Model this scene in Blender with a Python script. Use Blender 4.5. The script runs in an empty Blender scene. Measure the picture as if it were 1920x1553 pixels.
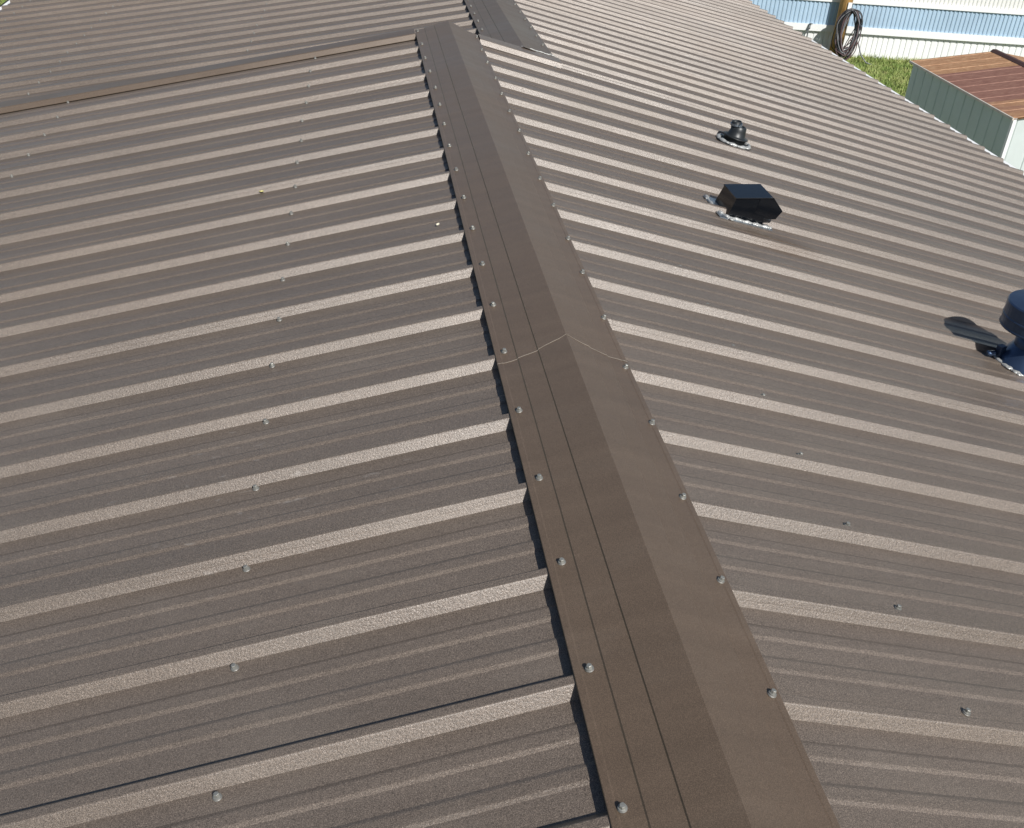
import bpy, bmesh, math, random
from mathutils import Vector, Matrix
D = math.radians
SC = bpy.context.scene
COL = SC.collection
# ---------------------------------------------------------------- camera
cd = bpy.data.cameras.new('camera'); cam = bpy.data.objects.new('camera', cd); COL.objects.link(cam)
cam.location = (-0.44765, 0.0, 1.0485); cam.rotation_euler = (D(57.4956), D(-3.7460), D(-7.7792))
cd.sensor_fit = 'HORIZONTAL'; cd.sensor_width = 36; cd.lens = 36.16; cd.clip_start = 0.02; cd.clip_end = 3000
SC.camera = cam
# ---------------------------------------------------------------- sky, sun, exposure
SUN_AZ, SUN_EL = 21.0, 43.5            # azimuth measured from -Y towards +X
w = bpy.data.worlds.new('World'); SC.world = w; w.use_nodes = True
nt = w.node_tree; nt.nodes.clear()
sk = nt.nodes.new('ShaderNodeTexSky'); sk.sky_type = 'NISHITA'; sk.sun_disc = False
sk.sun_elevation = D(SUN_EL); sk.sun_rotation = D(180 - SUN_AZ); sk.altitude = 200; sk.air_density = 1.0; sk.dust_density = 1.0
bg = nt.nodes.new('ShaderNodeBackground'); bg.inputs['Strength'].default_value = 0.075
wo = nt.nodes.new('ShaderNodeOutputWorld')
nt.links.new(sk.outputs[0], bg.inputs[0]); nt.links.new(bg.outputs[0], wo.inputs[0])
ld = bpy.data.lights.new('sun', 'SUN'); ld.energy = 5.0; ld.angle = D(0.5); ld.color = (1.0, 0.982, 0.950)
sun = bpy.data.objects.new('sun', ld); COL.objects.link(sun)
sv = Vector((math.sin(D(SUN_AZ))*math.cos(D(SUN_EL)), -math.cos(D(SUN_AZ))*math.cos(D(SUN_EL)), math.sin(D(SUN_EL))))
sun.rotation_euler = sv.to_track_quat('Z', 'Y').to_euler(); sun.location = (0, 0, 12)
SC.view_settings.view_transform = 'Standard'; SC.view_settings.look = 'None'
SC.view_settings.exposure = 0.0; SC.view_settings.gamma = 1.0
SC.render.engine = 'CYCLES'

# ---------------------------------------------------------------- helpers
rnd = random.Random(7)
def tag(o, label=None, cat=None, group=None, kind=None):
    if label: o['label'] = label
    if cat: o['category'] = cat
    if group: o['group'] = group
    if kind: o['kind'] = kind
    return o
def empty(name, loc=(0,0,0), label=None, cat=None, group=None):
    o = bpy.data.objects.new(name, None); COL.objects.link(o); o.location = loc; o.empty_display_size = .1
    return tag(o, label, cat, group)
class MB:
    def __init__(s): s.v = []; s.f = []; s.m = []
    def add(s, vs, fs, mi=0):
        b = len(s.v); s.v += [tuple(v) for v in vs]; s.f += [tuple(b+i for i in f) for f in fs]; s.m += [mi]*len(fs)
    def box(s, c, d, M=None, mi=0):
        x, y, z = d[0]/2, d[1]/2, d[2]/2
        vs = [Vector((a*x, b*y, e*z)) for a in (-1,1) for b in (-1,1) for e in (-1,1)]
        if M: vs = [M @ v for v in vs]
        vs = [v+Vector(c) for v in vs]
        s.add(vs, [(0,1,3,2),(4,6,7,5),(0,4,5,1),(2,3,7,6),(0,2,6,4),(1,5,7,3)], mi)
    def hexa(s, p, mi=0):     # 8 points: bottom loop 4, top loop 4
        s.add(p, [(3,2,1,0),(4,5,6,7),(0,1,5,4),(1,2,6,5),(2,3,7,6),(3,0,4,7)], mi)
    def lathe(s, prof, n=24, M=Matrix(), mi=0, caps=True):
        vs = []
        for r, z in prof:
            for i in range(n):
                a = 2*math.pi*i/n; vs.append(M @ Vector((r*math.cos(a), r*math.sin(a), z)))
        fs = []
        for j in range(len(prof)-1):
            for i in range(n):
                k = (i+1) % n; fs.append((j*n+i, j*n+k, (j+1)*n+k, (j+1)*n+i))
        if caps: fs.append(tuple(range(n-1,-1,-1))); fs.append(tuple((len(prof)-1)*n+i for i in range(n)))
        s.add(vs, fs, mi)
    def tube(s, pts, r, n=8, mi=0):
        pts = [Vector(p) for p in pts]; vs = []; up = Vector((.13,.21,.97))
        for i, p in enumerate(pts):
            t = (pts[min(i+1,len(pts)-1)]-pts[max(i-1,0)]).normalized()
            a = t.cross(up).normalized(); b = t.cross(a).normalized()
            rr = r[i] if isinstance(r, (list,tuple)) else r
            for k in range(n):
                q = 2*math.pi*k/n; vs.append(p+a*(rr*math.cos(q))+b*(rr*math.sin(q)))
        fs = []
        for j in range(len(pts)-1):
            for i in range(n):
                k = (i+1) % n; fs.append((j*n+i, j*n+k, (j+1)*n+k, (j+1)*n+i))
        fs.append(tuple(range(n-1,-1,-1))); fs.append(tuple((len(pts)-1)*n+i for i in range(n)))
        s.add(vs, fs, mi)
    def mesh(s, name, mats, smooth=False):
        me = bpy.data.meshes.new(name); me.from_pydata(s.v, [], s.f)
        for m in (mats if isinstance(mats, (list,tuple)) else [mats]): me.materials.append(m)
        for p, mi in zip(me.polygons, s.m): p.material_index = mi; p.use_smooth = smooth
        me.update(); return me
    def build(s, name, mats, parent=None, smooth=False, fixn=True):
        me = s.mesh(name, mats, smooth)
        if fixn:
            b = bmesh.new(); b.from_mesh(me); bmesh.ops.recalc_face_normals(b, faces=b.faces); b.to_mesh(me); b.free()
        o = bpy.data.objects.new(name, me); COL.objects.link(o)
        if parent:
            o.parent = parent
            q = parent; L = Vector()
            while q: L += q.location; q = q.parent
            for v in me.vertices: v.co -= L
        return o
def frame(n, xh=Vector((1,0,0))):
    n = n.normalized(); x = (xh-n*xh.dot(n)).normalized(); y = n.cross(x)
    return Matrix((x, y, n)).transposed()

# ---------------------------------------------------------------- materials
def newmat(name):
    m = bpy.data.materials.new(name); m.use_nodes = True; t = m.node_tree; b = t.nodes['Principled BSDF']; return m, t, b
def N(t, typ, **kw):
    n = t.nodes.new(typ)
    for k, v in kw.items():
        if k in ('operation','blend_type','data_type','noise_dimensions','wave_type','bands_direction','feature','interpolation_type'): setattr(n, k, v)
        else: n.inputs[k].default_value = v
    return n
def noise(t, co, scale, detail=2, rough=.5, vscale=None):
    if vscale:
        mp = t.nodes.new('ShaderNodeMapping'); mp.inputs['Scale'].default_value = vscale; t.links.new(co, mp.inputs[0]); co = mp.outputs[0]
    n = N(t, 'ShaderNodeTexNoise', Scale=scale, Detail=detail, Roughness=rough); t.links.new(co, n.inputs['Vector']); return n.outputs['Fac']
def ramp(t, fac, stops):
    r = t.nodes.new('ShaderNodeValToRGB'); e = r.color_ramp.elements
    e[0].position, e[0].color = stops[0][0], stops[0][1]; e[1].position, e[1].color = stops[-1][0], stops[-1][1]
    for p, c in stops[1:-1]: q = e.new(p); q.color = c
    t.links.new(fac, r.inputs[0]); return r.outputs[0]
def g(v): return (v,v,v,1)
def mix(t, fac, a, b, mode='MIX'):
    m = t.nodes.new('ShaderNodeMix'); m.data_type = 'RGBA'; m.blend_type = mode
    for s, v in ((0,fac),(6,a),(7,b)):
        if hasattr(v, 'is_linked') or hasattr(v, 'links'): t.links.new(v, m.inputs[s])
        else: m.inputs[s].default_value = v
    return m.outputs[2]
def math_(t, op, a, b=0.0, c=None):
    m = t.nodes.new('ShaderNodeMath'); m.operation = op
    for i, v in enumerate((a,b) if c is None else (a,b,c)):
        if hasattr(v, 'links'): t.links.new(v, m.inputs[i])
        else: m.inputs[i].default_value = v
    return m.outputs[0]
def bump(t, h, dist, strength=1.0, nrm=None):
    b = t.nodes.new('ShaderNodeBump'); b.inputs['Distance'].default_value = dist; b.inputs['Strength'].default_value = strength
    t.links.new(h, b.inputs['Height'])
    if nrm: t.links.new(nrm, b.inputs['Normal'])
    return b.outputs[0]
def spot(t, geo, c, r0, r1):      # 1 inside radius r0 falling to 0 at r1 (radius as per-axis scale)
    mp = t.nodes.new('ShaderNodeVectorMath'); mp.operation = 'SUBTRACT'; t.links.new(geo, mp.inputs[0]); mp.inputs[1].default_value = c
    sc = t.nodes.new('ShaderNodeVectorMath'); sc.operation = 'DIVIDE'; t.links.new(mp.outputs[0], sc.inputs[0]); sc.inputs[1].default_value = r1
    ln = t.nodes.new('ShaderNodeVectorMath'); ln.operation = 'LENGTH'; t.links.new(sc.outputs[0], ln.inputs[0])
    mr = t.nodes.new('ShaderNodeMapRange'); mr.interpolation_type = 'SMOOTHSTEP'
    mr.inputs[1].default_value = 1.0; mr.inputs[2].default_value = r0; mr.inputs[3].default_value = 0; mr.inputs[4].default_value = 1
    t.links.new(ln.outputs['Value'], mr.inputs[0]); return mr.outputs[0]

def brown_metal(name, base, metallic, rough, grain, flake, stains=False):
    m, t, b = newmat(name)
    co = t.nodes.new('ShaderNodeNewGeometry').outputs['Position']
    fine = noise(t, co, 820, 1.6, .7)
    fine2 = noise(t, co, 1500, 0, .5)
    big = noise(t, co, 1.3, 4, .55)
    dust = noise(t, co, 5, 6, .7, (.55, 1.3, 1.0)); streak = noise(t, co, 9, 4, .6, (.16, 2.6, .16))
    oi = t.nodes.new('ShaderNodeObjectInfo').outputs['Random']
    c = mix(t, big, tuple(x*.90 for x in base)+(1,), tuple(x*1.10 for x in base)+(1,))
    warm = mix(t, noise(t, co, .55, 2), (1.04,.985,.93,1), (.97,1.0,1.05,1)); c = mix(t, 1.0, c, warm, 'MULTIPLY')
    tone = mix(t, oi, (.94,.945,.95,1), (1.06,1.05,1.04,1)); c = mix(t, 1.0, c, tone, 'MULTIPLY')
    stc = ramp(t, streak, [(.30, g(.93)), (.5, g(1)), (.72, g(1.10))]); c = mix(t, 1.0, c, stc, 'MULTIPLY')
    fl = ramp(t, fine, [(.34, g(1-flake)), (.50, g(1.0)), (.68, g(1+flake*2.2))])
    c = mix(t, 1.0, c, fl, 'MULTIPLY')
    dm = ramp(t, dust, [(.52, g(0)), (.80, g(1))])
    c = mix(t, math_(t, 'MULTIPLY', dm, .22 if stains else .09), c, (.27,.235,.195,1))
    if stains:
        st = spot(t, co, (.93,3.03,-.24), .15, (.26,.13,.2)); st = math_(t, 'MULTIPLY', st, ramp(t, noise(t, co, 9, 3, .6, (.35,2,1)), [(.3,g(.25)),(.62,g(1))]))
        st2 = spot(t, co, (1.72,2.12,-.42), .1, (.38,.22,.3)); st = math_(t, 'MAXIMUM', st, math_(t, 'MULTIPLY', st2, .9))
        c = mix(t, math_(t, 'MULTIPLY', st, .92), c, (.095,.058,.030,1))
        # pale rub marks left by boots on the sheet
        sc = spot(t, co, (-.62,1.62,-.16), .2, (.42,.42,.4)); sn = noise(t, co, 55, 2, .5, (.35,1.1,1))
        sc = math_(t, 'MULTIPLY', sc, ramp(t, sn, [(.66,g(0)),(.74,g(1))]))
        c = mix(t, math_(t, 'MULTIPLY', sc, .40), c, (.36,.33,.30,1))
    t.links.new(c, b.inputs['Base Color'])
    b.inputs['Metallic'].default_value = metallic; b.inputs['Specular IOR Level'].default_value = .64 if stains else .5
    rr = ramp(t, math_(t,'MULTIPLY',math_(t,'ADD',big,dust),.5), [(.35, g(rough-.06)), (.65, g(rough+.08))]); t.links.new(rr, b.inputs['Roughness'])
    n1 = bump(t, noise(t, co, 2.6, 1.5, .4), .0060, .40)
    hsum = math_(t, 'ADD', math_(t, 'ADD', fine, math_(t, 'MULTIPLY', fine2, .5)), math_(t, 'MULTIPLY', noise(t, co, 270, 0, .5), 0.9 if stains else .3))
    n2 = bump(t, hsum, .0007, grain, n1)
    t.links.new(n2, b.inputs['Normal'])
    return m
M_SHEET = brown_metal('brown_wrinkle_paint', (.137,.111,.089), .10, .36, .55, .50, True)
M_CAP = brown_metal('brown_trim_paint', (.120,.087,.061), .10, .38, .13, .24)
def simple(name, col, rough=.5, metallic=0, nscale=8, amt=.12, bumpd=0, bscale=30, spec=.5):
    m, t, b = newmat(name)
    co = t.nodes.new('ShaderNodeNewGeometry').outputs['Position']
    f = noise(t, co, nscale, 4, .6)
    c = mix(t, f, tuple(x*(1-amt) for x in col)+(1,), tuple(min(1,x*(1+amt)) for x in col)+(1,))
    t.links.new(c, b.inputs['Base Color']); b.inputs['Roughness'].default_value = rough; b.inputs['Metallic'].default_value = metallic
    b.inputs['Specular IOR Level'].default_value = spec
    if bumpd: t.links.new(bump(t, noise(t, co, bscale, 3), bumpd, .8), b.inputs['Normal'])
    return m
M_SCREW = simple('zinc_screw', (.31,.305,.275), .48, .55, 400, .35)
M_WASH = simple('rubber_washer', (.24,.23,.21), .5, .5, 300, .3)
M_CUT = simple('cut_metal_edge', (.21,.175,.14), .55, .1, 60, .3)
M_BLACK = simple('black_plastic', (.004,.005,.007), .16, 0, 20, .3, .0002, 60, .42)
M_RUBBER = simple('black_rubber', (.016,.018,.019), .42, 0, 40, .3, .0005, 120)
M_SEAL = simple('silver_sealant', (.42,.42,.40), .35, .3, 60, .25, .002, 90)
M_GALV = simple('weathered_galvanised', (.065,.10,.17), .34, .75, 12, .4, .0006, 30)
M_GALV2 = simple('bright_galvanised', (.34,.40,.46), .3, .9, 10, .3)
M_WHITE = simple('white_trim', (.84,.84,.82), .5, 0, 3, .05)
M_WALLW = simple('white_siding', (.72,.72,.70), .6, 0, 2, .06)
M_DARKGAP = simple('near_black_matte', (.008,.009,.012), .95, 0, 40, .3)  # near black: shade in the cap gap, also the gutter rim

# ---------------------------------------------------------------- roof geometry
S = .2286
RL = (-math.cos(D(11.318)), 0, -math.sin(D(11.318))); RR = (math.cos(D(13.519)), 0, -math.sin(D(13.519)))
dL, dR = Vector(RL), Vector(RR)
nL = Vector((-math.sin(D(11.318)), 0, math.cos(D(11.318)))); nR = Vector((math.sin(D(13.519)), 0, math.cos(D(13.519))))
DD = .0205
P0L, P0R = -nL*DD, -nR*DD
yLm = [.945,1.174,1.4,1.628,1.86,2.092,2.32,2.547,2.778,3.009,3.228,3.457,3.683,3.921,4.149,4.384,4.615]
mL = [-.061,-.060,-.062,-.062,-.067,-.071,-.073,-.073,-.075,-.075,-.070,-.065,-.0635,-.062,-.0545,-.047,-.040]
yRm = [.911,1.138,1.369,1.598,1.832,2.064,2.294,2.525,2.748,2.973,3.196,3.427,3.664,3.898,4.126,4.364,4.596]
mR = [-.005,-.008,-.018,-.020,-.024,-.029,-.033,-.033,-.028,-.022,-.020,-.018,-.020,-.022,-.025,-.030,-.038]
def tab(T, k, ext):
    if k < 0: return T[0] + k*ext
    if k > len(T)-1: return T[-1] + (k-len(T)+1)*ext
    return T[k]
def YL(k, u): return tab(yLm, k, S) + tab(mL, k, 0 if k < 0 else .004)*(u-.495)
def YR(k, u): return tab(yRm, k, S) + tab(mR, k, 0 if k < 0 else -.006)*(u-.157)
def near_pt(side):
    P0, d, Y = (P0L, dL, YL) if side == 'L' else (P0R, dR, YR)
    n = nL if side == 'L' else nR
    def f(s, t, h, u0=.035, u1=3.08 if side == 'L' else 3.70):
        u = u0+(u1-u0)*t; k = math.floor(s+1e-9); fr = s-k
        y = Y(k, u)*(1-fr)+Y(k+1, u)*fr
        return P0 + d*u + Vector((0,y,0)) + n*h
    return f
# far roof: its ridge sags away from the camera, its eaves stay level
def far_ridge(y):
    q = min(y, 9.0)
    return Vector((.348+.021*(q-4.86), y, -.0865-.034*(q-4.86)))
FN_L = Vector((-.193, 0, .981)); FN_R = Vector((.231, 0, .973))
def far_pt(side):
    n = FN_L if side == 'L' else FN_R
    def f(s, t, h):
        if side == 'R':
            yr = YR(17, .4) + S*(s-17); ye = YR(17, 3.70) + S*(s-17)
            E = Vector((3.60, ye, -.0211-3.60*.2404))
        else:
            yr = 5.745 + S*(s-1); ye = 5.79 + S*1.004*(s-1)
            E = Vector((-3.02, ye, -.779))
        R = far_ridge(yr) - Vector((0,0,.0193))
        t2 = .011 + (1-.011)*t
        return R.lerp(E, t2) + n*h
    return f
PROF = [(0,0),(.0112,.0166),(.0128,.0182),(.0142,.0187),(.0275,.0187),(.0300,.0172),(.0462,0),(.0900,0),(.0962,.0026),(.0982,.0029),(.1150,.0029),(.1175,.0025),(.1240,0),
        (.1580,0),(.1642,.0026),(.1662,.0029),(.1830,.0029),(.1855,.0025),(.1920,0)]
def sheet(name, f, k0, nr, parent, tseg, last=True, lift=0.0, label=None):
    """one roofing sheet: nr rib bays, its first rib laps over the neighbour's last rib"""
    pr = [(-.0015, -.003), ] if False else []
    pts = []
    for i in range(nr):
        for dy, h in PROF:
            if i == 0 and dy == 0: pts.append((k0+.0060/S, .0084+.0012)); continue
            off = .0012 if (i == 0 and dy < .05) else 0
            pts.append((k0+i+dy/S, h+off))
    for dy, h in PROF[:7]: pts.append((k0+nr+dy/S, h))
    nt_ = tseg; wob = random.Random(k0*13+len(name))
    ph = [wob.uniform(0,6.28) for _ in range(3)]
    mb = MB(); vs = []
    for j in range(nt_+1):
        t = j/nt_
        for i, (s, h) in enumerate(pts):
            wv = .00035*math.sin(9*t+ph[0]+s*1.3)+.00025*math.sin(23*t+ph[1]+s*2.1)
            vs.append(f(s, t, h+wv+lift))
    n = len(pts); m = len(vs)
    nrm = (f(k0+.5, .5, 1)-f(k0+.5, .5, 0))
    vs += [v-nrm*.0006 for v in vs]
    fs = []
    for j in range(nt_):
        for i in range(n-1):
            a = j*n+i; fs.append((a, a+1, a+n+1, a+n)); fs.append((m+a, m+a+n, m+a+n+1, m+a+1))
    for i in range(n-1):
        fs.append((i, m+i, m+i+1, i+1)); a = nt_*n+i; fs.append((a, a+1, m+a+1, m+a))
    for j in range(nt_):
        a = j*n; fs.append((a, a+n, m+a+n, m+a)); a = j*n+n-1; fs.append((a, m+a, m+a+n, a+n))
    mb.add(vs, fs)
    o = mb.build(name, M_SHEET, parent)
    if label: o['label'] = label
    return o
house = empty('house', (0,0,-3.2), 'house with dark brown ribbed metal roof and two ridge caps filling most of the picture', 'house')

# screws -------------------------------------------------------
def screw_mesh(seed):
    r = random.Random(seed); mb = MB()
    mb.lathe([(.0066,0),(.0068,.0008),(.0061,.0019),(.0046,.0026)], 18, mi=1)
    tl = Matrix.Rotation(r.uniform(-.10,.10), 4, 'X') @ Matrix.Rotation(r.uniform(-.10,.10), 4, 'Y')
    mb.lathe([(.0058,.0024),(.0058,.0034),(.0046,.0038)], 18, tl, 0)
    mb.lathe([(.0042,.0036),(.0042,.0078),(.0036,.0086)], 6, tl @ Matrix.Rotation(r.uniform(0,1), 4, 'Z'), 0)
    me = mb.mesh('screw', [M_SCREW, M_WASH]); b = bmesh.new(); b.from_mesh(me); bmesh.ops.recalc_face_normals(b, faces=b.faces); b.to_mesh(me); b.free()
    return me
SCREWS = [screw_mesh(i) for i in range(5)]
def screw(P, n, parent):
    me = SCREWS[rnd.randrange(5)]
    o = bpy.data.objects.new('screw', me); COL.objects.link(o); o.parent = parent
    L = Vector(); q = parent
    while q: L += q.location; q = q.parent
    o.location = Vector(P)-L
    o.rotation_euler = (frame(n).to_4x4() @ Matrix.Rotation(rnd.uniform(0,6.28), 4, 'Z')).to_euler()
    return o

fNL, fNR, fFL, fFR = near_pt('L'), near_pt('R'), far_pt('L'), far_pt('R')
nearL = {}; nearR = {}; farL = {}; farR = {}
for k0 in range(-16, 17, 4):
    nr = 4
    L = k0-3 if k0 > -16 else k0
# left ribs: the lap ribs are 2, 6, 10, 14 ; right: 1, 5, 9, 13
for k0 in range(-18, 17, 4):
    nr = 4 if k0+4 <= 17 else 17-k0
    nearL[k0] = sheet('roof_sheet', fNL, k0, nr, house, 10)
for k0 in range(-19, 17, 4):
    nr = 4 if k0+4 <= 17 else 17-k0
    if nr > 0: nearR[k0] = sheet('roof_sheet', fNR, k0, nr, house, 12)
for k0 in range(17, 49, 4): farR[k0] = sheet('roof_sheet', fFR, k0, 4, house, 10)
for k0 in range(-3, 29, 4): farL[k0] = sheet('roof_sheet', fFL, k0, 4, house, 10)
def own(dct, k):
    ks = [q for q in dct if q <= k]; return dct[max(ks)] if ks else dct[min(dct)]
# field screws, near left: one row 0.65 m and one 1.72 m down from the ridge
for k in range(-2, 17):
    for u0, j in ((.652, .008), (1.715, .006)):
        if k < 5 and u0 > 1: continue
        u = u0 + rnd.uniform(-.006,.006) + (.010-.0015*k if u0 < 1 else 0)
        y = YL(k, u) - .0115 + rnd.uniform(-.003,.003)
        screw(P0L + dL*u + Vector((0,y,0)) + nL*.0002, nL, own(nearL, k-1))
for k in range(-1, 17):
    u = .482 + rnd.uniform(-.006,.006)
    screw(P0R + dR*u + Vector((0, YR(k,u)+.056+rnd.uniform(-.002,.003), 0)) + nR*.0002, nR, own(nearR, k))
for j in range(1, 20):
    for tt in (.40, .735):
        q = j - .055
        if tt > .5 and j > 14: continue
        screw(fFL(q, tt + rnd.uniform(-.002,.002), .0002), FN_L, own(farL, j-1))
for j in range(9, 16): screw(fFL(j-.055, .955, .0002), FN_L, own(farL, j-1))

# ridge caps ---------------------------------------------------
def cap(name, apex, sL, sR, wL, wR, y0, y1, parent, dz=0.0, edge0=None, edge1=None, nseg=24, raise_=.013):
    """apex(y) -> point on the ridge line; sL/sR slope angles of the flanges"""
    def side(sg, ang, w_, b1, b2):
        d = Vector((sg*math.cos(ang), 0, -math.sin(ang))); n = Vector((sg*math.sin(ang), 0, math.cos(ang)))
        P = [(0, raise_)]
        def hh(u): return raise_*max(0, 1-u/b2)
        P += [(b1-.0008, hh(b1)+.0012), (b1+.0013, hh(b1)-.0012)]
        P += [(b2-.0008, hh(b2)+.0022), (b2+.0015, .0)]
        P += [(w_-.013, 0), (w_-.0105, .0009), (w_-.001, .0009), (w_, -.0002)]
        return [d*u + n*h for u, h in P]
    Lp = side(-1, sL, wL, wL*.415, wL*.71); Rp = side(1, sR, wR, wR*.36, wR*.66)
    prof = list(reversed(Lp[1:])) + [Lp[0]*.5+Rp[0]*.5] + Rp[1:]
    nn = len(prof); vs = []; r = random.Random(len(name)+int(y0*10))
    ph = r.uniform(0, 6)
    for j in range(nseg+1):
        t = j/nseg
        for i, p in enumerate(prof):
            ya, yb = y0, y1
            if edge0: ya = edge0(p.x)
            if edge1: yb = edge1(p.x)
            y = ya+(yb-ya)*t
            q = apex(y)+Vector((p.x, 0, p.z+dz+.0005*math.sin(5*y+ph+i*.1)*min(1,abs(p.x)*12)))
            q.y = y; vs.append(q)
    m = len(vs); vs += [v-Vector((0,0,.0006)) for v in vs]; fs = []
    for j in range(nseg):
        for i in range(nn-1):
            a = j*nn+i; fs.append((a,a+1,a+nn+1,a+nn)); fs.append((m+a,m+a+nn,m+a+nn+1,m+a+1))
        a = j*nn; fs.append((a,a+nn,m+a+nn,m+a)); a += nn-1; fs.append((a,m+a,m+a+nn,a+nn))
    for i in range(nn-1):
        fs.append((i,m+i,m+i+1,i+1)); a = nseg*nn+i; fs.append((a,a+1,m+a+1,m+a))
    mb = MB(); mb.add(vs, fs); o = mb.build(name, M_CAP, parent); return o, prof
lapL = lambda x: (1.9147-.052*(1-max(0,1-abs(x)/.152)**1.6)+.0012*math.sin(x*110)) if x < 0 else (1.9144-.0445*(1-max(0,1-x/.133)**1.8)+.0012*math.sin(x*120+1))
sl, sr = D(11.318), D(13.519)
cap_far, _ = cap('ridge_cap', lambda y: Vector((0,y,0)), sl, sr, .156, .1345, 1.80, 4.94, house, 0, None, lambda x: 4.962+(.12*x if x < 0 else -.48*x))
cap_near, cprof = cap('ridge_cap', lambda y: Vector((0,y,0)), sl, sr, .156, .1345, -4.0, 1.9, house, .0012, None, lapL, 60)
# bare cut edge of the lap: wavy bright line
mb = MB()
pp = []
for i in range(len(cprof)-1):
    a, b_ = cprof[i], cprof[i+1]
    for q in range(4):
        p = a.lerp(b_, q/4); pp.append(Vector((p.x, lapL(p.x)+.0006, p.z+.0015)))
pp.append(Vector((cprof[-1].x, lapL(cprof[-1].x)+.0006, cprof[-1].z+.0015)))
mb.tube(pp, .00055, 6)
edge = mb.build('lap_edge', M_CUT, cap_near); edge['label'] = 'thin bright wavy cut edge where two ridge cap lengths overlap'
for k in range(-3, 18):
    par = cap_near if k < 4 else cap_far
    yl = .992+.2286*k + rnd.uniform(-.006,.006)
    if k == 17: yl = 4.905
    screw(Vector((0,yl,0)) + dL*(.1345+rnd.uniform(-.003,.003)+(.008 if k > 14 else 0)) + nL*(.0012 if k < 4 else .0002), nL, par)
    yr = 1.163+.2291*(k-1) + rnd.uniform(-.010,.010)
    screw(Vector((0,yr,0)) + dR*(.1215+rnd.uniform(-.005,.004)) + nR*(.0012 if k < 4 else .0002), nR, par)
fc, _ = cap('ridge_cap', far_ridge, D(11.1), D(13.35), .163, .155, 4.865, 12.9, house, .0030, None, None, 40)
for k in range(0, 16):
    y = 5.00+.2286*k + rnd.uniform(-.01,.01)
    P = far_ridge(y); screw(P+Vector((-math.cos(D(11.1))*.143,0,-math.sin(D(11.1))*.143+.0042)), FN_L, fc)
    y = 4.90+.2286*k + rnd.uniform(-.01,.01)
    P = far_ridge(y); screw(P+Vector((math.cos(D(13.35))*.132,0,-math.sin(D(13.35))*.132+.0042)), FN_R, fc)

# rake trim at the end of the near roof ------------------------
def rake(P0, d, n, u0, u1, yf, parent, tseg=14, mat=None):
    prof = [(-.006,.0040),(.0,.0042),(.0110,.0235),(.0140,.0255),(.105,.0260),(.1080,.0250),(.1080,-.055)]
    vs = []; nn = len(prof)
    for j in range(tseg+1):
        u = u0+(u1-u0)*j/tseg
        for dy, h in prof: vs.append(P0+d*u+Vector((0,yf(u)+dy,0))+n*h)
    m = len(vs); vs += [v-n*.0008+Vector((0,.0008,0)) for v in vs]; fs = []
    for j in range(tseg):
        for i in range(nn-1):
            a = j*nn+i; fs.append((a,a+1,a+nn+1,a+nn)); fs.append((m+a,m+a+nn,m+a+nn+1,m+a+1))
        a = j*nn; fs.append((a,a+nn,m+a+nn,m+a)); a += nn-1; fs.append((a,m+a,m+a+nn,a+nn))
    for i in range(nn-1):
        fs.append((i,m+i,m+i+1,i+1)); a = tseg*nn+i; fs.append((a,a+1,m+a+1,m+a))
    mb = MB(); mb.add(vs, fs); return mb.build('rake_trim', mat or M_SHEET, parent)
yfL = lambda u: 4.847-.035*u
rk = rake(P0L, dL, nL, .1585, 3.08, yfL, house, 14, M_CAP)
for u in (.62, 1.72, 2.7): screw(P0L+dL*u+Vector((0,yfL(u)-.012,0))+nL*.0003, nL, rk)
yfR = lambda u: YR(17, u) + .004 if False else 4.790-.050*(u-.15)
rk2 = rake(P0R, dR, nR, .137, .53, yfR, house, 4)
screw(P0R+dR*.50+Vector((0,yfR(.50)-.010,0))+nR*.0003, nR, rk2)
# bead of pale sealant where the trim meets the far ridge cap
mb = MB(); pts = []
for i in range(15):
    u = .345+.012*i; pts.append(P0R+dR*u+Vector((0,yfR(u)+.109+.002*math.sin(i*2.1),0))+nR*(.0285+.0012*math.sin(i*1.7)))
mb.tube(pts, [.0014+.0012*abs(math.sin(i*1.3)) for i in range(15)], 6)
mb.build('sealant_bead', M_SEAL, rk2, True)
# gable wall closing the step between the near roof and the lower far roof
mb = MB()
gx = [-3.0, 0, .345]; top = [-.624+.0, -.024, -.104]; bot = [-.80, -.30, -.30]
vs = []
for yy in (4.868, 4.884):
    for x, a, b_ in zip(gx, top, bot): vs += [(x,yy,a-.004),(x,yy,b_)]
mb.add(vs, [(0,1,3,2),(2,3,5,4),(6,8,9,7),(8,10,11,9),(0,2,8,6),(2,4,10,8),(1,7,9,3),(3,9,11,5),(0,6,7,1),(4,5,11,10)])
mb.build('gable_wall', M_CAP, house)
# near-black strips put under the ridge cap to deepen the shade in its gap
mb = MB()
mb.box(Vector((0,.4,0))+dL*.1490-nL*.0100, (.012,8.7,.0185), Matrix.Rotation(D(-11.3),3,'Y')); mb.box(Vector((0,.4,0))+dR*.118-nR*.0100, (.010,8.7,.0185), Matrix.Rotation(D(13.5),3,'Y')); mb.build('gap_shade_strip', M_DARKGAP, house)
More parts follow.
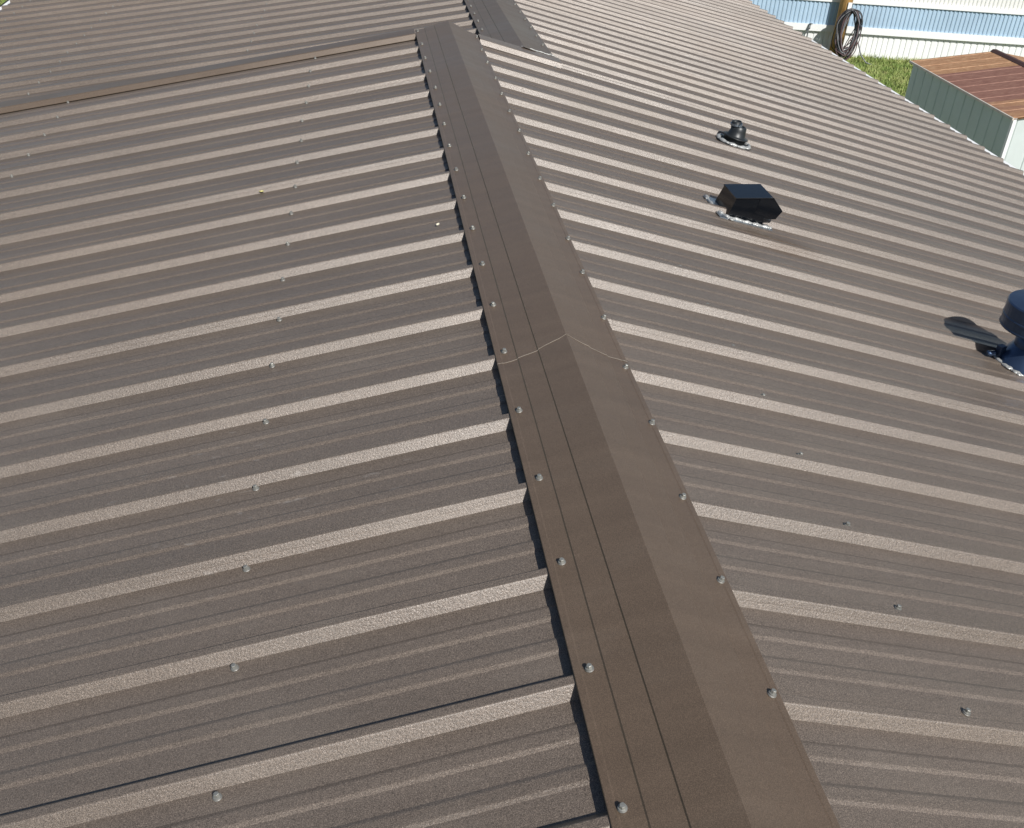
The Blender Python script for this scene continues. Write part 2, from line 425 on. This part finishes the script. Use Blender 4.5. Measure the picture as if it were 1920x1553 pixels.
# eave trim: white drip strip and gutter
def eave(x, z, sg, y0, y1):
    mb = MB(); L = y1-y0
    mb.box((x+sg*.012, (y0+y1)/2, z-.006), (.040, L, .012)); mb.box((x+sg*.028, (y0+y1)/2, z-.065), (.006, L, .10))
    mb.build('eave_trim', M_WHITE, house)
eave(3.60, -.889, 1, -3.4, 9.1); eave(-3.045, -.792, -1, 5.0, 12.3)
mb = MB(); mb.box((-3.075,8.6,-.795), (.012,7.4,.010)); mb.build('gutter_rim', M_DARKGAP, house)
mb = MB()
mb.hexa([(-2.75,-3.4,-3.2),(3.32,-3.4,-3.2),(3.32,12.3,-3.2),(-2.75,12.3,-3.2),(-2.75,-3.4,-.95),(3.32,-3.4,-.95),(3.32,12.3,-.95),(-2.75,12.3,-.95)])
mb.build('wall', M_WALLW, house)

# ---------------------------------------------------------------- roof vents
def blobs(mb, pts, r0, r1, n, seed, nrm, squash=.6):
    r = random.Random(seed)
    for i in range(n):
        q = r.random()*(len(pts)-1); a = int(q); p = Vector(pts[a]).lerp(Vector(pts[a+1]), q-a)
        rad = r.uniform(r0, r1); c = p + Vector((r.uniform(-1,1), r.uniform(-1,1), 0))*r0*.9
        prof = [(rad*math.cos(t), rad*squash*math.sin(t)) for t in (0,.4,.8,1.15,1.45)]
        F = frame(nrm).to_4x4(); F.translation = c; mb.lathe(prof, 8, F)
def roofR(x, y, h=0): return Vector((x, y, -.0211-x*.2404)) + nR*h
# plumbing vent
pc = roofR(1.205, 4.262)
pv = empty('plumbing_vent', pc, 'small black plumbing vent pipe in a rubber boot ringed with silver sealant', 'vent pipe')
T = Matrix.Translation(pc)
F4 = frame(nR).to_4x4(); F4.translation = pc
mb = MB(); mb.lathe([(.0215,.0),(.0215,.100),(.0180,.100),(.0180,.035)], 24, T, 0, False); mb.add([T@Vector((.018*math.cos(a*.2618),.018*math.sin(a*.2618),.036)) for a in range(24)], [tuple(range(24))])
mb.build('pipe', M_RUBBER, pv, True)
mb = MB(); mb.lathe([(.047,.004),(.049,.026),(.056,.031),(.057,.034),(.047,.034),(.040,.040),(.034,.062),(.031,.078),(.0265,.081),(.0225,.082),(.0222,.074)], 28, F4, 0, False)
mb.build('rubber_boot', M_RUBBER, pv, True)
mb = MB(); mb.lathe([(.0235,.082),(.0262,.082),(.0262,.091),(.0235,.091)], 24, T, 0, False); mb.box(pc+Vector((.010,-.027,.086)), (.012,.007,.012))
mb.build('hose_clamp', M_GALV2, pv)
mb = MB(); mb.lathe([(.082,.003),(.081,.006),(.070,.008),(.040,.009)], 28, F4, 0, True); mb.build('flange', M_RUBBER, pv, True)
mb = MB(); ring = [F4 @ Vector((.072*math.cos(a), .072*math.sin(a)*.95, .008)) for a in [i*.2094 for i in range(31)]]
mb.tube(ring, [.008+.003*math.sin(i*1.9) for i in range(31)], 8)
blobs(mb, ring, .005, .012, 60, 3, nR); mb.build('sealant', M_SEAL, pv, True)
# hooded exhaust vent, opening down the slope
hv = empty('hooded_vent', roofR(.882,3.235), 'glossy black box shaped exhaust vent with a hood pointing down the roof', 'roof vent')
B = frame(nR)   # local axes: x down slope, y along ridge (away), z normal
def hp(x, y, z): return roofR(.882,3.235) + B @ Vector((x,y,z))
mb = MB()
mb.hexa([hp(-.078,-.070,.002),(hp(.058,-.070,.002)),hp(.058,.070,.002),hp(-.078,.070,.002),hp(-.070,-.066,.066),hp(.040,-.066,.094),hp(.040,.066,.094),hp(-.070,.066,.066)])
mb.build('body', M_BLACK, hv)
mb = MB()
mb.tube([hp(-.0725,-.0685,.0702), hp(.0560,-.0685,.1037)], .0016, 6)
mb.tube([hp(.0560,-.0675,.1030), hp(.1065,-.0665,.0668), hp(.094,-.0675,.036), hp(.06,-.0685,.026)], .0014, 6)
t0, t1 = [hp(-.0725,-.0685,.0700), hp(.0560,-.0685,.1035)], [hp(.0560,.0685,.1035), hp(-.0725,.0685,.0700)]
mb.hexa([hp(-.0725,-.0685,.0665),hp(.0560,-.0685,.1000),hp(.0560,.0685,.1000),hp(-.0725,.0685,.0665)]+t0+t1)
mb.build('top_plate', M_BLACK, hv)
mb = MB()
for sy in (-1,1):      # side cheeks of the hood
    y0_, y1_ = sy*.0685, sy*.0655
    ol = [(.012,.088),(.056,.0995),(.106,.066),(.094,.036),(.060,.026),(.012,.040)]
    vs = [hp(x,y0_,z) for x,z in ol]+[hp(x,y1_,z) for x,z in ol]; n = len(ol)
    mb.add(vs, [tuple(range(n)), tuple(range(2*n-1,n-1,-1))]+[(i,(i+1)%n,n+(i+1)%n,n+i) for i in range(n)])
mb.hexa([hp(.056,-.0655,.0985),hp(.106,-.0655,.0640),hp(.106,.0655,.0640),hp(.056,.0655,.0985),hp(.056,-.0655,.1030),hp(.1065,-.0655,.0668),hp(.1065,.0655,.0668),hp(.056,.0655,.1030)])
mb.build('hood', M_BLACK, hv)
mb = MB(); mb.hexa([hp(-.115,-.100,.003),hp(.085,-.100,.003),hp(.085,.100,.003),hp(-.115,.100,.003),hp(-.115,-.100,.0050),hp(.085,-.100,.0050),hp(.085,.100,.0050),hp(-.115,.100,.0050)])
mb.build('flange', M_GALV2, hv)
mb = MB(); per = [hp(-.105,.10,.005),hp(-.112,-.03,.006),hp(-.085,-.085,.006),hp(.0,-.090,.006),hp(.075,-.088,.006)]
dense = []
for a, b_ in zip(per[:-1], per[1:]):
    for q in range(8): dense.append(a.lerp(b_, q/8)+Vector((0,.003*math.sin(q*2.7),0)))
dense.append(per[-1]); mb.tube(dense, [.0055+.0025*math.sin(i*1.7) for i in range(len(dense))], 8)
blobs(mb, per[2:], .004, .009, 34, 5, nR); blobs(mb, per[:2], .004, .008, 5, 8, nR); blobs(mb, [hp(-.085,-.085,.006), hp(-.075,-.10,.004)], .006,.011, 6, 4, nR)
mb.build('sealant', M_SEAL, hv, True)
# round capped flue vent at the right edge
fcn = roofR(1.532, 2.432)
fv = empty('flue_vent', fcn, 'dark blue grey round metal flue cap on a short pipe at the right picture edge', 'roof vent')
T = Matrix.Translation(fcn)
mb = MB(); mb.lathe([(.050,-.01),(.050,.135)], 40, T); mb.build('pipe', M_GALV, fv, True)
F4 = frame(nR).to_4x4(); F4.translation = fcn
mb = MB(); mb.lathe([(.088,.004),(.085,.020),(.066,.060),(.060,.075),(.0515,.080)], 40, F4, 0, False); mb.build('flashing_collar', M_GALV, fv, True)
mb = MB(); mb.lathe([(.052,.128),(.104,.132),(.107,.135),(.107,.160),(.1085,.162),(.1085,.167),(.107,.169),(.107,.206),(.104,.210),(.070,.214),(.001,.216)], 48, T, 0, False); mb.build('cap', M_GALV, fv, False)
mb = MB(); mb.lathe([(.1075,.132),(.110,.135),(.1075,.139)], 48, T, 0, False); mb.build('cap_rim', M_GALV, fv, True)
mb = MB(); mb.box(fcn+Vector((-.080,.020,.050)), (.022,.018,.030), Matrix.Rotation(.4,3,'Z')); mb.lathe([(.009,0),(.009,.02),(.006,.024)], 10, Matrix.Translation(fcn+Vector((-.098,.02,.04)))@Matrix.Rotation(-1.57,4,'Y'))
mb.build('clamp_bolt', M_GALV, fv)
mb = MB(); ring = [F4 @ Vector((.094*math.cos(a), .094*math.sin(a), .004)) for a in [2.6+i*.12 for i in range(24)]]
mb.tube(ring, [.005+.003*math.sin(i*1.9) for i in range(24)], 8); blobs(mb, ring, .005, .010, 30, 6, nR); mb.build('sealant', M_SEAL, fv, True)

# ---------------------------------------------------------------- litter on the roof
M_LEAF = simple('dry_leaf', (.62,.55,.22), .7, 0, 60, .3)
M_LEAF2 = simple('pale_petal', (.72,.66,.50), .7, 0, 60, .2)
def leaf(name, P, n, s, mat, label, seed):
    r = random.Random(seed); F = frame(n, Vector((r.uniform(-1,1),r.uniform(-1,1),0)))
    ol = [(-1,0),(-.5,.45),(.1,.6),(.7,.3),(1,0),(.55,-.4),(-.1,-.55),(-.7,-.3)]
    c = Vector(P); vs = [c+F@Vector((x*s,y*s,.004+.5*s*abs(y)*.9+.25*s*x*x)) for x,y in ol]+[c+F@Vector((0,0,.0035))]
    m = len(vs); vs += [v+n*.0006 for v in vs]
    fs = [(i,(i+1)%8,8) for i in range(8)]+[(m+(i+1)%8,m+i,m+8) for i in range(8)]+[(i,m+i,m+(i+1)%8,(i+1)%8) for i in range(8)]
    mb = MB(); mb.add(vs, fs); o = mb.build(name, mat); tag(o, label, 'leaf'); return o
leaf('leaf', P0L+dL*.753+Vector((0,3.209,0)), nL, .0105, M_LEAF, 'tiny yellow leaf lying against a roof rib on the left slope', 1)
leaf('petal', P0L+dL*.222+Vector((0,2.697,0)), nL, .0085, M_LEAF2, 'tiny pale petal lying in a roof channel beside the ridge cap', 5)

# ---------------------------------------------------------------- ground and grass
GZ = -3.2
def ground_mat():
    m, t, b = newmat('lawn_soil'); co = t.nodes.new('ShaderNodeNewGeometry').outputs['Position']
    a = noise(t, co, 1.2, 5, .65); f = noise(t, co, 30, 4, .7)
    c = ramp(t, a, [(.3,(.045,.075,.018,1)),(.5,(.085,.115,.028,1)),(.7,(.15,.15,.05,1))])
    c = mix(t, math_(t,'MULTIPLY',f,.6), c, (.12,.13,.04,1)); t.links.new(c, b.inputs['Base Color']); b.inputs['Roughness'].default_value = .9
    t.links.new(bump(t, f, .03, .7), b.inputs['Normal']); return m
mb = MB(); mb.add([(-600,-600,GZ),(600,-600,GZ),(600,600,GZ),(-600,600,GZ)], [(0,1,2,3)])
gr = mb.build('ground', ground_mat()); tag(gr, kind='structure')
def blade_mat():
    m, t, b = newmat('grass_blade'); oi = t.nodes.new('ShaderNodeNewGeometry')
    r = ramp(t, noise(t, oi.outputs['Position'], 3.2, 4, .7), [(.28,(.12,.20,.05,1)),(.46,(.25,.33,.09,1)),(.62,(.42,.44,.17,1)),(.78,(.60,.55,.30,1))])
    t.links.new(r, b.inputs['Base Color']); b.inputs['Roughness'].default_value = .6; b.inputs['Specular IOR Level'].default_value = .25; return m
gm = MB(); r = random.Random(11)
def tuft(x, y, h):
    for _ in range(3):
        a = r.uniform(0,6.28); w_ = r.uniform(.006,.012); l = h*r.uniform(.6,1.3); bx, by = x+r.uniform(-.03,.03), y+r.uniform(-.03,.03)
        dx, dy = math.cos(a)*w_, math.sin(a)*w_; ln = r.uniform(.2,.8)*l; b2 = r.uniform(0,6.28)
        gm.add([(bx-dx,by-dy,GZ),(bx+dx,by+dy,GZ),(bx+math.cos(b2)*ln,by+math.sin(b2)*ln,GZ+l)], [(0,1,2)])
def wall_y(x): return 18.483-(x-9.4218)*math.tan(D(7.35))
for i in range(26000):
    x, y = r.uniform(6.6,12.5), r.uniform(13.0,18.6)
    if y > wall_y(x)-.05: continue
    edge_ = wall_y(x)-y; hh_ = .035+.035*r.random() + (.05*r.random() if edge_ < .45 else 0)
    tuft(x, y, hh_)
for i in range(9000): tuft(r.uniform(-9.5,-4.6), r.uniform(15.0,22.0), .06+.05*r.random())
go = gm.build('grass', blade_mat(), None, False, False); tag(go, kind='stuff'); go['label'] = 'green lawn grass with dry yellowish tips'

# ---------------------------------------------------------------- neighbouring mobile home
ang = D(-7.35); td = Vector((math.cos(ang), math.sin(ang), 0)); tn = Vector((math.sin(ang), -math.cos(ang), 0))   # tn points to the camera
TO = Vector((9.4218, 18.4833, GZ))
M_BLUE = simple('pale_blue_siding', (.40,.53,.65), .45, 0, 1.6, .20, .004, 3)
M_SKIRT = simple('white_skirting', (.84,.84,.82), .45, 0, 2.5, .10, .004, 3)
M_UPW = simple('cream_white_siding', (.76,.75,.71), .45, 0, 1.6, .05)
mh = empty('mobile_home', TO, 'long pale mobile home with blue corrugated band and white skirting behind the lawn', 'mobile home')
def corr(name, z0, z1, pitch, depth, off, mat, s0=-11, s1=9, irregular=0, duty=.5, lean=0):
    rr = random.Random(len(name)); mb = MB(); pts = []; s = s0
    while s < s1:
        p = pitch*(1+irregular*rr.uniform(-.5,.5))
        pts += [(s,0),(s+p*duty,0),(s+p*(duty+.12),depth),(s+p*.88,depth)]; s += p
    rows = 2; vs = []
    for z in (z0, z1):
        for q, dpt in pts: vs.append(TO+td*q+tn*(off+dpt)+Vector((0,0,z-GZ)))
    n = len(pts); m = len(vs); vs += [v-tn*.02 for v in vs]
    fs = [(i,i+1,n+i+1,n+i) for i in range(n-1)]+[(m+i,m+n+i,m+n+i+1,m+i+1) for i in range(n-1)]+[(i,m+i,m+i+1,i+1) for i in range(n-1)]+[(n+i,n+i+1,m+n+i+1,m+n+i) for i in range(n-1)]
    mb.add(vs, fs); return mb.build(name, mat, mh)
corr('skirting_panel', -3.2, -2.772, .115, .012, 0, M_SKIRT, irregular=.5, duty=.12)
corr('blue_siding', -2.652, -2.258, .078, .014, .03, M_BLUE, duty=.38)
corr('upper_siding', -2.186, -.55, .075, .010, .03, M_UPW, duty=.4)
def tbox(mb, s0, s1, z0, z1, o0, o1):
    c = TO+td*((s0+s1)/2)+tn*((o0+o1)/2); c.z = (z0+z1)/2
    mb.box(c, (s1-s0, abs(o1-o0), z1-z0), Matrix.Rotation(ang,3,'Z'))
mb = MB(); tbox(mb,-11,9,-2.770,-2.654,.0,.062); mb.build('trim_band', M_WHITE, mh)
mb = MB(); tbox(mb,-11,9,-2.256,-2.188,.0,.066); mb.build('trim_band', M_WHITE, mh)
mb = MB(); tbox(mb,-11,9,-3.19,-.56,-3.6,-.02); mb.build('wall', M_UPW, mh)
mb = MB(); tbox(mb,-11.1,9.1,-.55,-.48,-3.7,.12); tbox(mb,-11.1,9.1,-.479,-.40,-3.3,-.4); mb.build('roof', M_WHITE, mh)
mb = MB()      # little hose bib on the skirting
fp = TO+td*(-1.62)+tn*.075; fp.z = -2.70
mb.tube([fp+Vector((0,.03,.03)), fp+Vector((0,-.03,.02)), fp+Vector((-.01,-.06,-.02))], .018, 8); mb.lathe([(.03,0),(.03,.012)], 10, Matrix.Translation(fp+Vector((.02,-.02,.05))))
mb.tube([fp+Vector((-.01,-.05,-.03)), fp+Vector((-.07,-.03,-.14)), fp+Vector((-.13,-.02,-.30)), fp+Vector((-.15,-.02,-.48))], .011, 6)
mb.tube([fp+Vector((0,-.0,-.03)), fp+Vector((.0,-.005,-.25)), fp+Vector((-.01,-.01,-.48))], .012, 6)
mb.build('hose_bib', simple('brass_grey', (.18,.19,.19), .5, .3), mh)

# ---------------------------------------------------------------- wooden pole with a coil of cable
def wood_mat():
    m, t, b = newmat('yellow_pole_wood'); co = t.nodes.new('ShaderNodeNewGeometry').outputs['Position']
    f = noise(t, co, 14, 5, .65, (4,4,.25)); c = ramp(t, f, [(.3,(.17,.085,.02,1)),(.5,(.36,.20,.06,1)),(.72,(.50,.31,.11,1))])
    t.links.new(c, b.inputs['Base Color']); b.inputs['Roughness'].default_value = .75; t.links.new(bump(t, f, .01, .7), b.inputs['Normal']); return m
PX, PY = 8.314, 18.40
pole = empty('utility_pole', (PX,PY,GZ), 'yellowish round wooden utility pole standing against the mobile home', 'utility pole')
mb = MB(); mb.lathe([(.112,0),(.110,1.2),(.104,3.0),(.092,6.5),(.09,7.0)], 20, Matrix.Translation((PX,PY,GZ))); mb.build('post', wood_mat(), pole, True)
mb = MB(); mb.box((PX+.02,PY-.125,-2.30), (.07,.02,.20)); mb.build('tag_plate', M_WHITE, pole)
mb = MB(); mb.tube([(PX+.03,PY-.10,-2.33),(PX+.03,PY-.20,-2.34),(PX+.03,PY-.24,-2.27)], .012, 8); mb.build('hook', M_GALV2, pole)
M_CABLE = [simple('cable_black', (.025,.025,.028), .5, 0, 20, .4), simple('cable_grey', (.20,.20,.21), .5, 0, 20, .3), simple('cable_maroon', (.13,.08,.08), .5, 0, 20, .3)]
coil = empty('cable_coil', (PX+.05,PY-.2,-2.33), 'hanging oval coil of black grey and maroon cable on the wooden pole', 'cable coil')
cr = random.Random(4)
for mi, m_ in enumerate(M_CABLE):
    mb = MB()
    for q in range(11 if mi == 0 else 8):
        w_ = cr.uniform(.09,.21); hgt = cr.uniform(.30,.43); cx = PX+.04+cr.uniform(-.03,.03)
        pts = []
        ph = cr.uniform(-.05,.05)
        for i in range(37):
            a = 2*math.pi*i/36
            x = w_*math.sin(a)*(1-.25*math.cos(a)*-.4); z = -hgt*(1-math.cos(a))
            pts.append((cx+x+ph*math.sin(a*2), PY-.22-cr.uniform(0,.005)-.02*(q%4)+.03*math.cos(a)*mi*.3-.10*math.sin(a)*.5, -2.31+z+.03*math.sin(3*a+q)))
        mb.tube(pts, cr.uniform(.007,.011), 7)
    if mi == 1: mb.tube([(PX+.28,PY-.25,-2.85),(PX+.36,PY-.30,-3.05),(PX+.45,PY-.38,-3.16),(PX+.60,PY-.50,-3.19)], .012, 6)
    if mi == 2: mb.tube([(PX-.1,PY-.25,-3.0),(PX+.05,PY-.30,-3.08),(PX+.16,PY-.28,-2.95),(PX+.12,PY-.26,-2.80)], .010, 6)
    mb.build('cable', m_, coil, True)

# ---------------------------------------------------------------- metal storage shed
M_SHEDW = simple('grey_green_shed_paint', (.50,.58,.54), .5, .1, 3, .10, .003, 4)
M_SHEDF = simple('white_shed_paint', (.60,.65,.63), .5, 0, 5, .08)
def rust_mat():
    m, t, b = newmat('rusty_roof_sheet'); co = t.nodes.new('ShaderNodeNewGeometry').outputs['Position']
    a = noise(t, co, 1.6, 5, .65, (.45,2.2,1)); f = noise(t, co, 22, 4, .7, (.6,3,1))
    c = ramp(t, f, [(.25,(.15,.062,.042,1)),(.5,(.24,.115,.08,1)),(.75,(.36,.20,.14,1))])
    # paler orange tan sheets at both ends of the roof
    sx = t.nodes.new('ShaderNodeSeparateXYZ'); t.links.new(co, sx.inputs[0])
    w1 = math_(t, 'GREATER_THAN', math_(t,'ADD',sx.outputs[1],math_(t,'MULTIPLY',a,.14)), 10.64)
    w2 = math_(t, 'LESS_THAN', math_(t,'ADD',sx.outputs[1],math_(t,'MULTIPLY',a,.20)), 9.62)
    tan = ramp(t, f, [(.25,(.20,.10,.045,1)),(.5,(.38,.20,.10,1)),(.72,(.55,.36,.20,1))])
    c = mix(t, math_(t,'MAXIMUM',w1,math_(t,'MULTIPLY',w2,ramp(t,a,[(.35,g(.3)),(.6,g(1))]))), c, tan)
    t.links.new(c, b.inputs['Base Color']); b.inputs['Roughness'].default_value = .65; b.inputs['Metallic'].default_value = .1
    t.links.new(bump(t, f, .004, .5), b.inputs['Normal']); return m
shed = empty('storage_shed', (6.75,10.1,GZ), 'small grey green metal storage shed with a rusty red low gable roof', 'shed')
X0, X1, Y0, Y1, ZE, ZR = 5.82, 7.72, 9.05, 11.14, -1.52, -1.385
def panelwall(name, A, Bp, z0, z1, pitch, depth, mat, out):
    A = Vector(A); Bp = Vector(Bp); L = (Bp-A).length; d = (Bp-A)/L; o = Vector(out); mb = MB(); pts = []; s = 0
    while s < L-.01:
        pts += [(s,0),(min(s+.006,L),-depth),(min(s+.020,L),-depth),(min(s+.027,L),0),(min(s+pitch*.55,L),.002)]; s += pitch
    pts.append((L,0)); vs = []
    for z in (z0,z1): vs += [A+d*q+o*h+Vector((0,0,z)) for q,h in pts]
    n = len(pts); m = len(vs); vs += [v-o*.016 for v in vs]
    fs = [(i,i+1,n+i+1,n+i) for i in range(n-1)]+[(m+i,m+n+i,m+n+i+1,m+i+1) for i in range(n-1)]+[(i,m+i,m+i+1,i+1) for i in range(n-1)]+[(n+i,n+i+1,m+n+i+1,m+n+i) for i in range(n-1)]
    mb.add(vs, fs); return mb.build(name, mat, shed)
panelwall('side_wall', (X0,Y0,0), (X0,Y1,0), GZ, ZE-.004, .178, .010, M_SHEDW, (-1,0,0))
panelwall('side_wall', (X1,Y0,0), (X1,Y1,0), GZ, ZE-.004, .178, .010, M_SHEDW, (1,0,0))
panelwall('front_wall', (X0+.02,Y0,0), (X1-.02,Y0,0), GZ, ZE-.004, .20, .008, M_SHEDF, (0,-1,0))
panelwall('back_wall', (X0+.02,Y1,0), (X1-.02,Y1,0), GZ, ZE-.004, .20, .008, M_SHEDF, (0,1,0))
mb = MB(); mb.box((X0-.002,Y0-.006,(GZ+ZE)/2), (.034,.034,ZE-GZ-.01)); mb.build('corner_trim', M_WHITE, shed)
XR = (X0+X1)/2
for sg, xa in ((-1,X0-.025),(1,X1+.025)):
    mb = MB(); ys = []; y = Y0-.03
    pr = []
    while y < Y1+.03:
        pr += [(y,0),(min(y+.004,Y1+.03),-.008),(min(y+.012,Y1+.03),-.008),(min(y+.018,Y1+.03),0)]; y += .21
    pr.append((Y1+.03,0)); vs = []
    for x, z in ((xa,ZE),(XR-sg*-.012,ZR)): vs += [Vector((x,yy,z+h)) for yy,h in pr]
    n = len(pr); m = len(vs); vs += [v-Vector((0,0,.012)) for v in vs]
    mb.add(vs, [(i,i+1,n+i+1,n+i) for i in range(n-1)]+[(m+i,m+n+i,m+n+i+1,m+i+1) for i in range(n-1)]+[(i,m+i,m+i+1,i+1) for i in range(n-1)]+[(n+i,n+i+1,m+n+i+1,m+n+i) for i in range(n-1)])
    mb.build('roof_panel', rust_mat() if sg < 0 else bpy.data.materials['rusty_roof_sheet'], shed)
mb = MB(); mb.hexa([(XR-.05,Y0-.035,ZR-.002),(XR+.05,Y0-.035,ZR-.002),(XR+.05,Y1+.035,ZR-.002),(XR-.05,Y1+.035,ZR-.002),(XR-.02,Y0-.035,ZR+.022),(XR+.02,Y0-.035,ZR+.022),(XR+.02,Y1+.035,ZR+.022),(XR-.02,Y1+.035,ZR+.022)])
mb.build('roof_ridge', simple('dark_rust', (.07,.035,.03), .7, 0, 20, .3), shed)
mb = MB(); mb.box((X0-.034,(Y0+Y1)/2,ZE-.012), (.016,Y1-Y0+.07,.022)); mb.build('eave_edge', simple('rusty_white_edge', (.62,.55,.47), .6, 0, 9, .35), shed)
mb = MB()      # gable infill, front
for yy in (Y0+.004, Y1-.012): mb.hexa([(X0+.01,yy,ZE-.03),(X1-.01,yy,ZE-.03),(X1-.01,yy+.008,ZE-.03),(X0+.01,yy+.008,ZE-.03),(XR-.01,yy,ZR-.02),(XR+.01,yy,ZR-.02),(XR+.01,yy+.008,ZR-.02),(XR-.01,yy+.008,ZR-.02)])
mb.build('gable_panel', M_SHEDW, shed)
